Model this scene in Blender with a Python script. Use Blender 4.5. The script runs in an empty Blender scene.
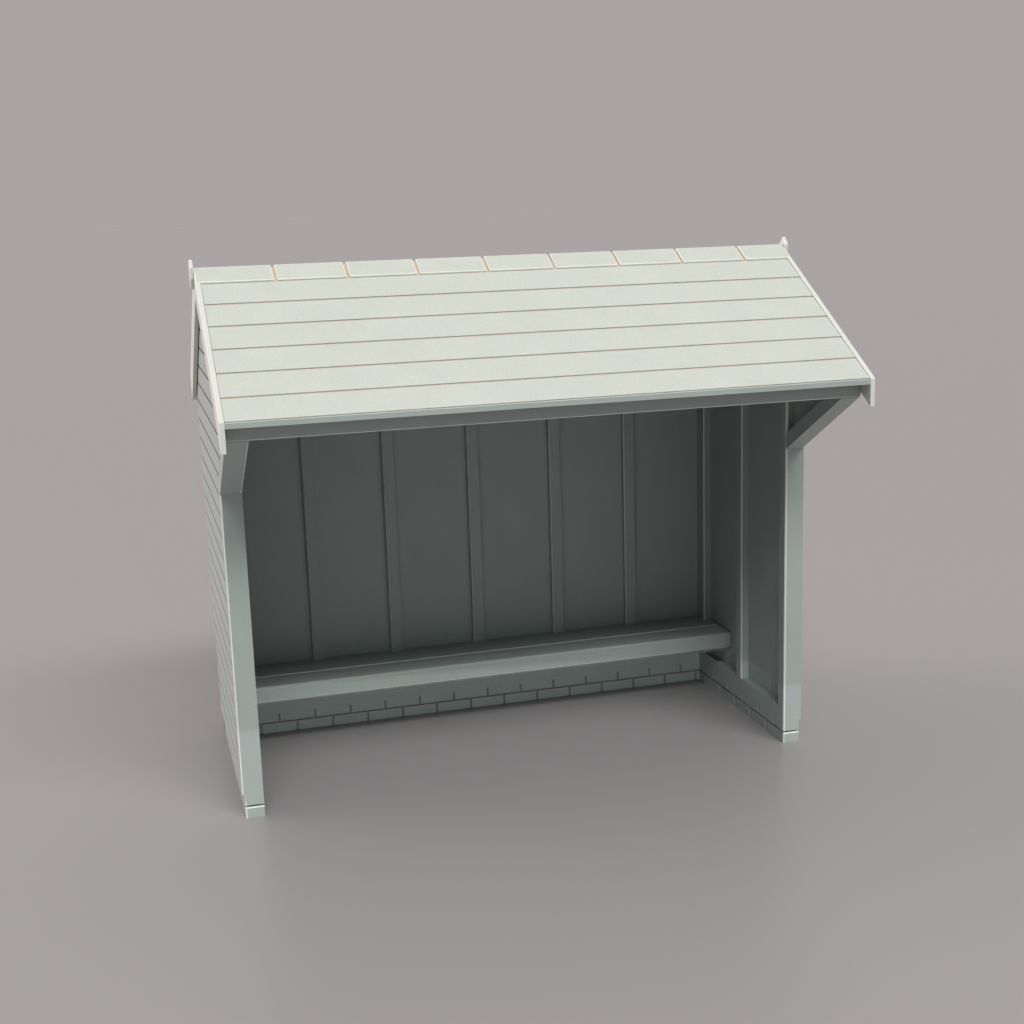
import bpy, bmesh, math, random
from mathutils import Vector, Matrix
random.seed(4)
S = bpy.context.scene
COL = S.collection

# ------------------------------------------------------------------ sizes (metres)
L = 3.0            # outer length of the shelter
PW = 0.091         # width of post / thickness of plinth
DEP = 1.30         # outer depth
HG = 0.056         # first brick course
LIP = 0.012        # cladding stands this proud of the plinth
ZC = 0.125         # lower end of the cladding
SILL = 0.195       # top of the plinth inside
YR, ZR = 0.3233, 2.6735       # ridge
YE, ZE = -0.664, 2.063        # front eave
YB = 2 * YR - YE              # rear eave
SLOPE = (ZR - ZE) / (YR - YE)
PANX = 0.045       # inner panel plane of a side wall
YPAN = 1.182       # inner panel plane of the back wall
BENCH_Z = 0.405


def roof_z(y):
    return ZR - SLOPE * abs(y - YR)


# ------------------------------------------------------------------ materials
def paint(name, col, rough=0.42, spec=0.3, var=0.09, bump=0.05):
    m = bpy.data.materials.new(name); m.use_nodes = True
    nt = m.node_tree; b = nt.nodes['Principled BSDF']
    tc = nt.nodes.new('ShaderNodeTexCoord')
    n = nt.nodes.new('ShaderNodeTexNoise'); n.inputs['Scale'].default_value = 5.0; n.inputs['Detail'].default_value = 8
    n2 = nt.nodes.new('ShaderNodeTexNoise'); n2.inputs['Scale'].default_value = 230.0; n2.inputs['Detail'].default_value = 3
    nt.links.new(tc.outputs['Object'], n.inputs['Vector']); nt.links.new(tc.outputs['Object'], n2.inputs['Vector'])
    add = nt.nodes.new('ShaderNodeMath'); add.operation = 'MULTIPLY_ADD'; add.inputs[1].default_value = 0.25
    nt.links.new(n.outputs['Fac'], add.inputs[0]); nt.links.new(n2.outputs['Fac'], add.inputs[2])
    mr = nt.nodes.new('ShaderNodeMapRange')
    mr.inputs['From Min'].default_value = 0.425; mr.inputs['From Max'].default_value = 0.825
    mr.inputs['To Min'].default_value = 1 - var; mr.inputs['To Max'].default_value = 1 + var
    nt.links.new(add.outputs[0], mr.inputs['Value'])
    mul = nt.nodes.new('ShaderNodeVectorMath'); mul.operation = 'SCALE'
    mul.inputs[0].default_value = col
    nt.links.new(mr.outputs[0], mul.inputs['Scale'])
    nt.links.new(mul.outputs[0], b.inputs['Base Color'])
    b.inputs['Roughness'].default_value = rough
    b.inputs['Specular IOR Level'].default_value = spec
    if bump:
        bp = nt.nodes.new('ShaderNodeBump'); bp.inputs['Strength'].default_value = bump; bp.inputs['Distance'].default_value = 0.002
        nt.links.new(n2.outputs['Fac'], bp.inputs['Height']); nt.links.new(bp.outputs[0], b.inputs['Normal'])
    return m


M_WALL = paint('pale_grey_green_paint', (0.390, 0.438, 0.418))
M_ROOF = paint('pale_roof_paint', (0.605, 0.629, 0.566), rough=0.5, var=0.09)
M_TRIM = paint('white_trim_paint', (0.72, 0.735, 0.675), rough=0.4)
M_EDGE_LIGHT = paint('edge_highlight', (0.80, 0.83, 0.76), rough=0.3, bump=0)  # highlight on rounded edges, put into the colour
M_EDGE_LIGHT_IN = paint('inner_edge_highlight', (0.70, 0.72, 0.66), rough=0.35, bump=0)  # highlight painted on the chamfers of battens and studs
M_DECK = paint('brown_underlay', (0.70, 0.53, 0.40), rough=0.8, spec=0.2)
M_BRICK = paint('painted_brick', (0.390, 0.438, 0.418), rough=0.5)
M_JOINT_SHADE = paint('joint_shade', (0.10, 0.10, 0.09), rough=0.9, spec=0.1)  # paints the shade in the gaps between cladding boards
M_MORTAR_SHADE = paint('mortar_and_batten_shade', (0.33, 0.30, 0.26), rough=0.9, spec=0.2)  # brick mortar; also paints the shade beside the battens
M_GROUND = paint('grey_floor', (0.341, 0.322, 0.327), rough=0.36, spec=0.6, var=0.006, bump=0)


# ------------------------------------------------------------------ helpers
def link(name, bm, mat, parent=None, bevel=0.0, seg=2, edge=True, mat2=None, mat3=None, sel=None):
    me = bpy.data.meshes.new(name)
    bmesh.ops.recalc_face_normals(bm, faces=bm.faces)
    bm.to_mesh(me); bm.free()
    me.materials.append(mat)
    if mat2: me.materials.append(mat2)
    if mat3: me.materials.append(mat3)
    o = bpy.data.objects.new(name, me); COL.objects.link(o)
    if parent is not None:
        o.parent = parent
    if bevel:
        md = o.modifiers.new('bevel', 'BEVEL'); md.width = bevel; md.segments = seg
        md.limit_method = 'ANGLE'; md.angle_limit = math.radians(25)
        if sel:                                   # only these edges are rounded and get the painted highlight
            at = me.attributes.new('bevel_weight_edge', 'FLOAT', 'EDGE')
            for e in me.edges:
                a, b = (me.vertices[i].co for i in e.vertices)
                at.data[e.index].value = 1.0 if sel(a, b) else 0.0
            md.limit_method = 'WEIGHT'
        md.harden_normals = False
        if edge:
            me.materials.append(M_EDGE_LIGHT); md.material = 1
    return o


def box(bm, x0, x1, y0, y1, z0, z1):
    v = [bm.verts.new((x, y, z)) for x in (x0, x1) for y in (y0, y1) for z in (z0, z1)]
    for f in ((0, 1, 3, 2), (4, 6, 7, 5), (0, 4, 5, 1), (2, 3, 7, 6), (0, 2, 6, 4), (1, 5, 7, 3)):
        bm.faces.new([v[i] for i in f])


def prism(bm, pts, axis, a, b):
    """polygon pts extruded from a to b along axis; pts are the two other coordinates in order"""
    def P(p, t):
        return (t, p[0], p[1]) if axis == 'x' else ((p[0], t, p[1]) if axis == 'y' else (p[0], p[1], t))
    A = [bm.verts.new(P(p, a)) for p in pts]; B = [bm.verts.new(P(p, b)) for p in pts]
    bm.faces.new(A); bm.faces.new(B[::-1])
    n = len(pts)
    for i in range(n):
        bm.faces.new((A[i], A[(i + 1) % n], B[(i + 1) % n], B[i]))


def clip(poly, a, b, c):
    """keep the part of poly with a*y + b*z <= c"""
    out = []
    for i in range(len(poly)):
        p, q = poly[i], poly[(i + 1) % len(poly)]
        dp, dq = a * p[0] + b * p[1] - c, a * q[0] + b * q[1] - c
        if dp <= 0: out.append(p)
        if dp * dq < 0:
            t = dp / (dp - dq); out.append((p[0] + t * (q[0] - p[0]), p[1] + t * (q[1] - p[1])))
    return out


def area(poly):
    return abs(sum(p[0] * q[1] - q[0] * p[1] for p, q in zip(poly, poly[1:] + poly[:1]))) / 2


def mx(right):            # maps a left-wall x to the right wall
    return (lambda x: L - x) if right else (lambda x: x)


# ------------------------------------------------------------------ ground
bm = bmesh.new()
R = 400
v = [bm.verts.new(p) for p in ((-R, -60, 0), (R, -60, 0), (R, R * 2, 0), (-R, R * 2, 0))]
bm.faces.new(v)
g = link('ground', bm, M_GROUND)
g['kind'] = 'structure'

# ------------------------------------------------------------------ shelter
root = bpy.data.objects.new('waiting_shelter', None); COL.objects.link(root)
root['label'] = 'pale grey green open fronted wooden waiting shelter with bench and pitched roof'
root['category'] = 'shelter'

UNDER = 0.046       # vertical thickness from roof surface to the underside


def brick_face(bm, face, u0, u1, low, up, z_top, depth=0.03, axis='x', sgn=1, gap=0.012):
    """bricks standing on plane `face`, growing away by sgn*depth, running along u"""
    def bx(a, b, z0, z1, d0=0.0):
        lo, hi = sorted((face + sgn * d0, face + sgn * depth))
        if axis == 'x': box(bm, a, b, lo, hi, z0, z1)
        else: box(bm, lo, hi, a, b, z0, z1)
    for joints, z0, z1 in ((low, 0.0, HG), (up, HG + 0.0095, 0.112)):
        e = [u0] + [j for j in joints if u0 + .02 < j < u1 - .02] + [u1]
        for i in range(len(e) - 1):
            a = e[i] + (gap / 2 if i else 0); b = e[i + 1] - (gap / 2 if i < len(e) - 2 else 0)
            bx(a, b, z0, z1)
    lo, hi = sorted((face, face + sgn * 0.05))
    if axis == 'x': box(bm, u0, u1, min(face, face + sgn * 0.03), max(face, face + sgn * 0.03), 0.112, z_top)
    else: box(bm, lo, hi, u0, u1, 0.112, z_top + 0.0006 * (face not in (0.0, L)))


def side_wall(right):
    X = mx(right)
    def bxx(bm, x0, x1, *r):
        a, b = sorted((X(x0), X(x1))); box(bm, a, b, *r)
    # inner panel up to the roof underside, gable shaped, reaching forward under the eave
    bm = bmesh.new()
    u = UNDER + 0.002
    y1 = DEP - 0.014
    br = lambda y: 1.675 + (0.072 - y) * 0.577        # inner line of the brace
    poly = [(0.072, SILL), (y1, SILL), (y1, roof_z(y1) - u), (YR, ZR - u), (-0.52, roof_z(-0.52) - u), (-0.52, br(-0.52)), (0.072, br(0.072))]
    prism(bm, poly, 'x', X(0.004), X(PANX))
    w = link('side_wall', bm, M_WALL, root)
    # lapped weatherboards
    bm = bmesh.new()
    k = 0; pitch = 0.1065; z = ZC - 0.002
    while z < ZR:
        gap = 0.0115
        q0 = [(-1, z + gap), (2, z + gap), (2, z + pitch), (-1, z + pitch)]
        regs = []
        regs.append(clip(clip(q0, -1, 0, -0.0715), 1, 0, DEP))
        regs.append(clip(clip(clip(q0, -1, 0, 0.0005), 1, 0, 0.0715), 0, -1, -1.678))
        regs.append(clip(clip(q0, 1, 0, -0.0005), -0.577, -1, -(1.677 + 0.072 * 0.577)))
        for i in range(3):
            if len(regs[i]) > 2: regs[i] = clip(regs[i], -SLOPE, 1, ZR - SLOPE * YR - u)
            if len(regs[i]) > 2: regs[i] = clip(regs[i], SLOPE, 1, ZR + SLOPE * YR - u)
        for q in list(regs):                     # shade in the gap under each board, painted dark
            if len(q) < 3: continue
            q = clip([(p[0], p[1] - gap) for p in q], 0, 1, z + gap)
            if len(q) < 3 or area(q) < 1e-5: continue
            n0 = len(bm.faces)
            prism(bm, q, 'x', X(-LIP + 0.0015), X(0.0025))
            bm.faces.ensure_lookup_table()
            for f_ in bm.faces[n0:]: f_.material_index = 1
        for q in regs:
            if len(q) < 3 or area(q) < 1e-4: continue
            # tilted board: lower edge proud
            n = len(q)
            xo = lambda p: -LIP
            A = [bm.verts.new((X(xo(p)), p[0], p[1])) for p in q]
            B = [bm.verts.new((X(0.0025), p[0], p[1])) for p in q]
            bm.faces.new(A); bm.faces.new(B[::-1])
            for i in range(n): bm.faces.new((A[i], A[(i + 1) % n], B[(i + 1) % n], B[i]))
        z += pitch
    link('cladding', bm, M_WALL, w, mat2=M_JOINT_SHADE)
    # brick plinth
    bm = bmesh.new()
    bxx(bm, 0.012, PW - 0.012, 0.012, DEP - 0.012, 0.0, SILL - 0.004)
    for f_ in bm.faces: f_.material_index = 1
    low = [0.0075 + 0.2085 * i for i in range(1, 7)]; up = [0.108 + 0.2085 * i for i in range(0, 7)]
    f = X(PW)
    brick_face(bm, f, 0.0705, 1.155, low, up, SILL, axis='y', sgn=(1 if right else -1), gap=0.018)
    brick_face(bm, X(0.0), 0.0705, DEP, low, up, SILL, axis='y', sgn=(-1 if right else 1))
    link('brick_plinth', bm, M_BRICK, w, mat2=M_MORTAR_SHADE)
    # studs inside
    for (a, b) in ((0.545, 0.609), (1.08, 1.18)):
        bm = bmesh.new(); zt = roof_z(b if b > YR else a) - UNDER - 0.01
        c = 0.006
        prism(bm, [(X(PANX), a), (X(PW - c), a), (X(PW), a + c), (X(PW), b), (X(PANX), b)], 'z', SILL, zt)
        bm.faces.ensure_lookup_table(); bm.faces[3].material_index = 1
        link('stud', bm, M_WALL, w, mat2=M_EDGE_LIGHT_IN)
    return w


def post(right):
    X = mx(right)
    zt = roof_z(0.0) - UNDER - 0.003
    bm = bmesh.new()
    z0 = HG + 0.0095
    prism(bm, [(X(0), z0), (X(PW), z0), (X(PW), zt), (X(0.003), zt), (X(0.003), 1.677), (X(-LIP), 1.677), (X(-LIP), ZC), (X(0), ZC)], 'y', -0.0005, 0.07)
    xm = sum(sorted((X(0), X(PW)))) / 2
    left = lambda a, b: max(a.x, b.x) < xm and max(a.y, b.y) < 0.01 and abs(a.x - b.x) < 1e-4
    p = link('post', bm, M_WALL, root, 0.009, sel=left)
    bm = bmesh.new()
    a, b = sorted((X(0), X(PW)))
    box(bm, a - 0.0005, b + 0.0005, -0.001, 0.07, 0.0, HG)
    link('base_block', bm, M_WALL, p, 0.006, sel=lambda a, b: left(a, b) or (min(a.z, b.z) > 0.05 and max(a.y, b.y) < 0.01))
    bm = bmesh.new()
    box(bm, min(X(0.012), X(PW - 0.008)), max(X(0.012), X(PW - 0.008)), 0.012, 0.06, HG - 0.004, z0 + 0.004)
    link('packer', bm, M_DECK, p)
    # diagonal brace running forward under the eave
    bm = bmesh.new()
    yt = -0.581
    prism(bm, [(-0.001, 1.630), (yt, 1.965), (yt + 0.147, 1.965), (-0.001, 1.715)], 'x', X(-LIP), X(PW))
    link('brace', bm, M_WALL, root, 0.007, sel=lambda a, b: min(a.x, b.x) > xm and abs((b.z - a.z) / ((b.y - a.y) or 9)) > 0.3 and min(a.z, b.z) < 1.64)


# back wall
def back_wall():
    bm = bmesh.new()
    zt = roof_z(DEP) - UNDER - 0.004
    box(bm, 0.0, L, YPAN, DEP - 0.016, SILL, zt)
    w = link('back_wall', bm, M_WALL, root)
    for x in (0.520, 0.977, 1.472, 1.965, 2.427):
        bm = bmesh.new(); x1 = x + 0.0655; c = 0.006
        prism(bm, [(x, YPAN), (x, 1.155 + c), (x + c, 1.155), (x1, 1.155), (x1, YPAN)], 'z', BENCH_Z - 0.10, roof_z(1.17) - UNDER - 0.012)
        bm.faces.ensure_lookup_table(); bm.faces[3].material_index = 1
        n0 = len(bm.faces); box(bm, x1 + 0.0005, x1 + 0.0045, YPAN - 0.002, YPAN + 0.004, BENCH_Z - 0.08, 2.0)  # thin dark strip, painted shade along the batten's right side
        bm.faces.ensure_lookup_table()
        for f_ in bm.faces[n0:]: f_.material_index = 2
        link('batten', bm, M_WALL, w, mat2=M_EDGE_LIGHT_IN, mat3=M_MORTAR_SHADE)
    bm = bmesh.new()
    box(bm, PW, L - PW, 1.167, DEP - 0.012, 0.0, SILL - 0.004)
    for f_ in bm.faces: f_.material_index = 1
    low = [0.198 + 0.2065 * i - 0.2065 for i in range(0, 16)]; up = [0.303 + 0.2065 * i - 0.2065 for i in range(0, 16)]
    brick_face(bm, 1.155, PW, L - PW, low, up, SILL, axis='x', sgn=1)
    brick_face(bm, DEP, 0.0, L, low, up, SILL, axis='x', sgn=-1)
    # the wall behind the bench stands flush with the plinth below the seat
    box(bm, PW, L - PW, 1.1552, YPAN - 0.001, SILL, 0.30)
    link('brick_plinth', bm, M_BRICK, w, mat2=M_MORTAR_SHADE)
    bm = bmesh.new(); z = ZC - 0.002; pitch = 0.1065
    while z < zt - 0.03:
        z1 = min(z + pitch, zt - 0.002)
        prism(bm, [(DEP + LIP, z + 0.0065), (DEP + LIP, z1), (DEP - 0.0155, z1), (DEP - 0.0155, z + 0.0065)], 'x', 0.0, L)
        z += pitch
    link('cladding', bm, M_WALL, w)


for r in (False, True):
    side_wall(r)
    post(r)
back_wall()

# front beam under the eave
bm = bmesh.new()
box(bm, -LIP, L + LIP, -0.582, -0.53, 1.9665, roof_z(-0.582) - UNDER - 0.001)
link('beam', bm, M_WALL, root, 0.004)

# ------------------------------------------------------------------ bench
bm = bmesh.new()
box(bm, 0.05, 2.948, 0.80, 1.15, 0.30, 0.372)
bench = link('bench', bm, M_WALL, root)
bm = bmesh.new()
rr = 0.014
prism(bm, [(0.952, BENCH_Z)] + [(0.776 + rr - rr * math.sin(a_), BENCH_Z - rr + rr * math.cos(a_)) for a_ in [math.pi / 10 * i for i in range(6)]] + [(0.776, 0.317), (0.952, 0.317)], 'x', 0.05, 2.950)
link('seat_slat', bm, M_WALL, bench, 0.004)
bm = bmesh.new()
prism(bm, [(0.05, 0.9585), (2.950, 0.9585), (2.950, 1.0785), (2.908, 1.0785), (2.908, YPAN - 0.002), (0.092, YPAN - 0.002), (0.092, 1.0785), (0.05, 1.0785)], 'z', 0.365, BENCH_Z)
link('seat_slat', bm, M_WALL, bench, 0.005)

# ------------------------------------------------------------------ roof
XA, XB = -0.0135, L + 0.0135
bm = bmesh.new()
d = 0.0075
for s in (1, -1):                     # two slabs of the deck
    ye = YE if s == 1 else YB
    prism(bm, [(ye, ZE - d), (YR, ZR - d), (YR, ZR - UNDER), (ye, ZE - UNDER + 0.018)], 'x', XA, XB)
roof = link('roof', bm, M_DECK, root)

ROWS = [0.110, 0.258, 0.408, 0.558, 0.708, 0.856, 1.0]
nz = 1 / math.hypot(1, SLOPE); ny = -SLOPE * nz       # front slope normal (y,z)


def on_roof(t, h, s):
    y = YR + t * (YE - YR); z = ZR + t * (ZE - ZR)
    y += ny * h; z += nz * h
    return (y if s == 1 else 2 * YR - y, z)


for s in (1, -1):
    bm = bmesh.new()
    for i in range(6):
        t0, t1 = ROWS[i], ROWS[i + 1]
        g0 = 0.0034
        q = [on_roof(t0 + g0, -0.004, s), on_roof(t1 - (0.0015 if i < 5 else 0.004), 0.0, s),
             on_roof(t1 - (0.0015 if i < 5 else 0.004), -0.0125, s), on_roof(t0 + g0, -0.0125, s)]
        prism(bm, q, 'x', XA + 0.001, XB - 0.001)
    link('roof_covering', bm, M_ROOF, roof)
    bm = bmesh.new()                  # eave trim: the light edge of the roof
    ye = YE if s == 1 else YB
    e = lambda y: y if s == 1 else 2 * YR - y
    prism(bm, [(e(YE - 0.0015), ZE - 0.0125), (e(YE + 0.02), ZE - 0.0125 + 0.0125), (e(YE + 0.02), ZE - 0.03), (e(YE - 0.0015), ZE - 0.0285)], 'x', XA + 0.001, XB - 0.001) if 0 else \
        box(bm, XA + 0.001, XB - 0.001, min(e(YE - 0.001), e(YE + 0.007)), max(e(YE - 0.001), e(YE + 0.007)), ZE - 0.0285, ZE - 0.003)
    link('eave_trim', bm, M_WALL, roof, 0.0015)

# ridge tiles
js = [-0.0375, 0.338, 0.687, 1.035, 1.386, 1.732, 2.074, 2.421, 2.771, L + 0.0375]
for i in range(9):
    a = js[i] + (0.0065 if i else 0); b = js[i + 1] - (0.0065 if i < 8 else 0)
    bm = bmesh.new()
    f1 = on_roof(0.1085, 0.0035, 1); f0 = on_roof(0.1085, -0.0125, 1); r1 = on_roof(0.1085, 0.0035, -1); r0 = on_roof(0.1085, -0.0125, -1)
    prism(bm, [f1, (YR, ZR + 0.0035 / nz), r1, r0, (YR, ZR - 0.0125 / nz), f0], 'x', a, b)
    link('ridge_tile', bm, M_ROOF, roof, 0.006)

# bargeboards with a small peak at the ridge
BT = 0.0235; H = 0.136; UP = 0.003
for X0, X1 in ((-0.0145 - BT, -0.0145), (L + 0.0145, L + 0.0145 + BT)):
    for s in (1, -1):
        e = lambda y: y if s == 1 else 2 * YR - y
        pk = 0.050
        bm = bmesh.new()
        prism(bm, [(e(YE - 0.003), ZE + UP - 0.002), (e(YE - 0.003), ZE - H), (YR, ZR - H), (YR, ZR + UP)], 'x', X0, X1)
        link('bargeboard', bm, M_TRIM, roof, 0.003)

for X0, X1 in ((-0.056, -0.0385), (L + 0.0385, L + 0.056)):
    bm = bmesh.new()
    prism(bm, [(YR, ZR + 0.042), (YR - 0.036, ZR + 0.004), (YR - 0.030, ZR - 0.05), (YR, ZR - 0.10), (YR + 0.030, ZR - 0.05), (YR + 0.036, ZR + 0.004)], 'x', X0, X1)
    link('finial', bm, M_TRIM, roof, 0.003)

# ------------------------------------------------------------------ camera
cam = bpy.data.cameras.new('camera'); co = bpy.data.objects.new('camera', cam); COL.objects.link(co)
yaw, pitch, roll = 0.2704, -0.2091, -0.0318
f = Vector((math.sin(yaw) * math.cos(pitch), math.cos(yaw) * math.cos(pitch), math.sin(pitch)))
r = Vector((math.cos(yaw), -math.sin(yaw), 0)); u = r.cross(f)
r2 = math.cos(roll) * r + math.sin(roll) * u; u2 = -math.sin(roll) * r + math.cos(roll) * u
co.matrix_world = Matrix(((r2.x, u2.x, -f.x, -0.4422), (r2.y, u2.y, -f.y, -6.6806), (r2.z, u2.z, -f.z, 2.8954), (0, 0, 0, 1)))
cam.sensor_width = 36; cam.lens = 1419.64 / 1024 * 36
cam.clip_end = 3000
S.camera = co

# ------------------------------------------------------------------ studio light: a soft surround, bright overhead, dim in front
W = bpy.data.worlds.new('World'); S.world = W; W.use_nodes = True
nt = W.node_tree
bg = nt.nodes['Background']
tc = nt.nodes.new('ShaderNodeTexCoord'); sp = nt.nodes.new('ShaderNodeSeparateXYZ')
nt.links.new(tc.outputs['Generated'], sp.inputs[0])


KEYF = 2.87
KEY = tuple(KEYF * k for k in (4.65, 4.65, 4.55))
FRONT = (0.175, 0.196, 0.200)
LEFT = (10.3, 9.2, 9.1)
TOP = (0.25, 0.245, 0.245)


def ramp(sock, a, b, lo, hi):
    m = nt.nodes.new('ShaderNodeMapRange'); m.interpolation_type = 'SMOOTHSTEP'
    m.inputs['From Min'].default_value = a; m.inputs['From Max'].default_value = b
    m.inputs['To Min'].default_value = lo; m.inputs['To Max'].default_value = hi
    nt.links.new(sock, m.inputs['Value']); return m.outputs[0]


def math_(op, a, b):
    m = nt.nodes.new('ShaderNodeMath'); m.operation = op
    for i, s in enumerate((a, b)):
        if isinstance(s, (int, float)): m.inputs[i].default_value = s
        else: nt.links.new(s, m.inputs[i])
    return m.outputs[0]


def scaled(col, fac):
    v = nt.nodes.new('ShaderNodeVectorMath'); v.operation = 'SCALE'; v.inputs[0].default_value = col
    nt.links.new(fac, v.inputs['Scale']); return v.outputs[0]


def vadd(a, b):
    v = nt.nodes.new('ShaderNodeVectorMath'); v.operation = 'ADD'
    nt.links.new(a, v.inputs[0]); nt.links.new(b, v.inputs[1]); return v.outputs[0]


x, y, z = sp.outputs
back = ramp(y, -0.35, 0.05, 0.0, 1.0)                    # plain grey surround behind
front = ramp(y, -0.35, 0.05, 1.0, 0.0)                   # dim room in front
ang = math_('ARCTAN2', z, math_('MULTIPLY', y, -1.0))       # a long soft strip high in front, parallel to the eave
key = math_('MULTIPLY', ramp(ang, math.radians(39), math.radians(48), 0.0, 1.0), ramp(ang, math.radians(50), math.radians(61), 1.0, 0.0))
key = math_('MULTIPLY', key, math_('MULTIPLY', ramp(x, -0.50, -0.12, 0.0, 1.0), ramp(x, 0.32, 0.72, 1.0, 0.0)))
top = ramp(z, 0.30, 0.75, 0.0, 1.0)                      # faint overhead fill
lf = math_('MULTIPLY', math_('MULTIPLY', ramp(x, -0.95, -0.5, 1.0, 0.0), ramp(y, -0.08, 0.25, 0.0, 1.0)), math_('MULTIPLY', ramp(z, -0.08, 0.06, 0.0, 1.0), ramp(z, 0.18, 0.42, 1.0, 0.0)))
c = vadd(scaled(TOP, top), vadd(vadd(scaled((0.402, 0.371, 0.370), back), scaled(FRONT, front)), vadd(scaled(KEY, key), scaled(LEFT, lf))))
nt.links.new(c, bg.inputs['Color'])
bg.inputs['Strength'].default_value = 1.0

# added unseen fill lamp low behind the camera: grazes the floor and lights only the foot of the shelter
ld = bpy.data.lights.new('added_foot_fill', 'SPOT'); ld.energy = 450; ld.color = (0.95, 1.0, 1.0)
ld.spot_size = math.radians(175.0); ld.spot_blend = 0.0; ld.shadow_soft_size = 0.02
lo = bpy.data.objects.new('added_foot_fill', ld); COL.objects.link(lo)
lo.location = (0.6, -9.0, 0.82)
lo.rotation_euler = (0.0, math.radians(2.2), 0.0)

S.view_settings.view_transform = 'Standard'; S.view_settings.look = 'None'
S.view_settings.exposure = 0; S.view_settings.gamma = 1
S.view_settings.use_curve_mapping = False
S.cycles.use_denoising = True
S.cycles.max_bounces = 6; S.cycles.diffuse_bounces = 1
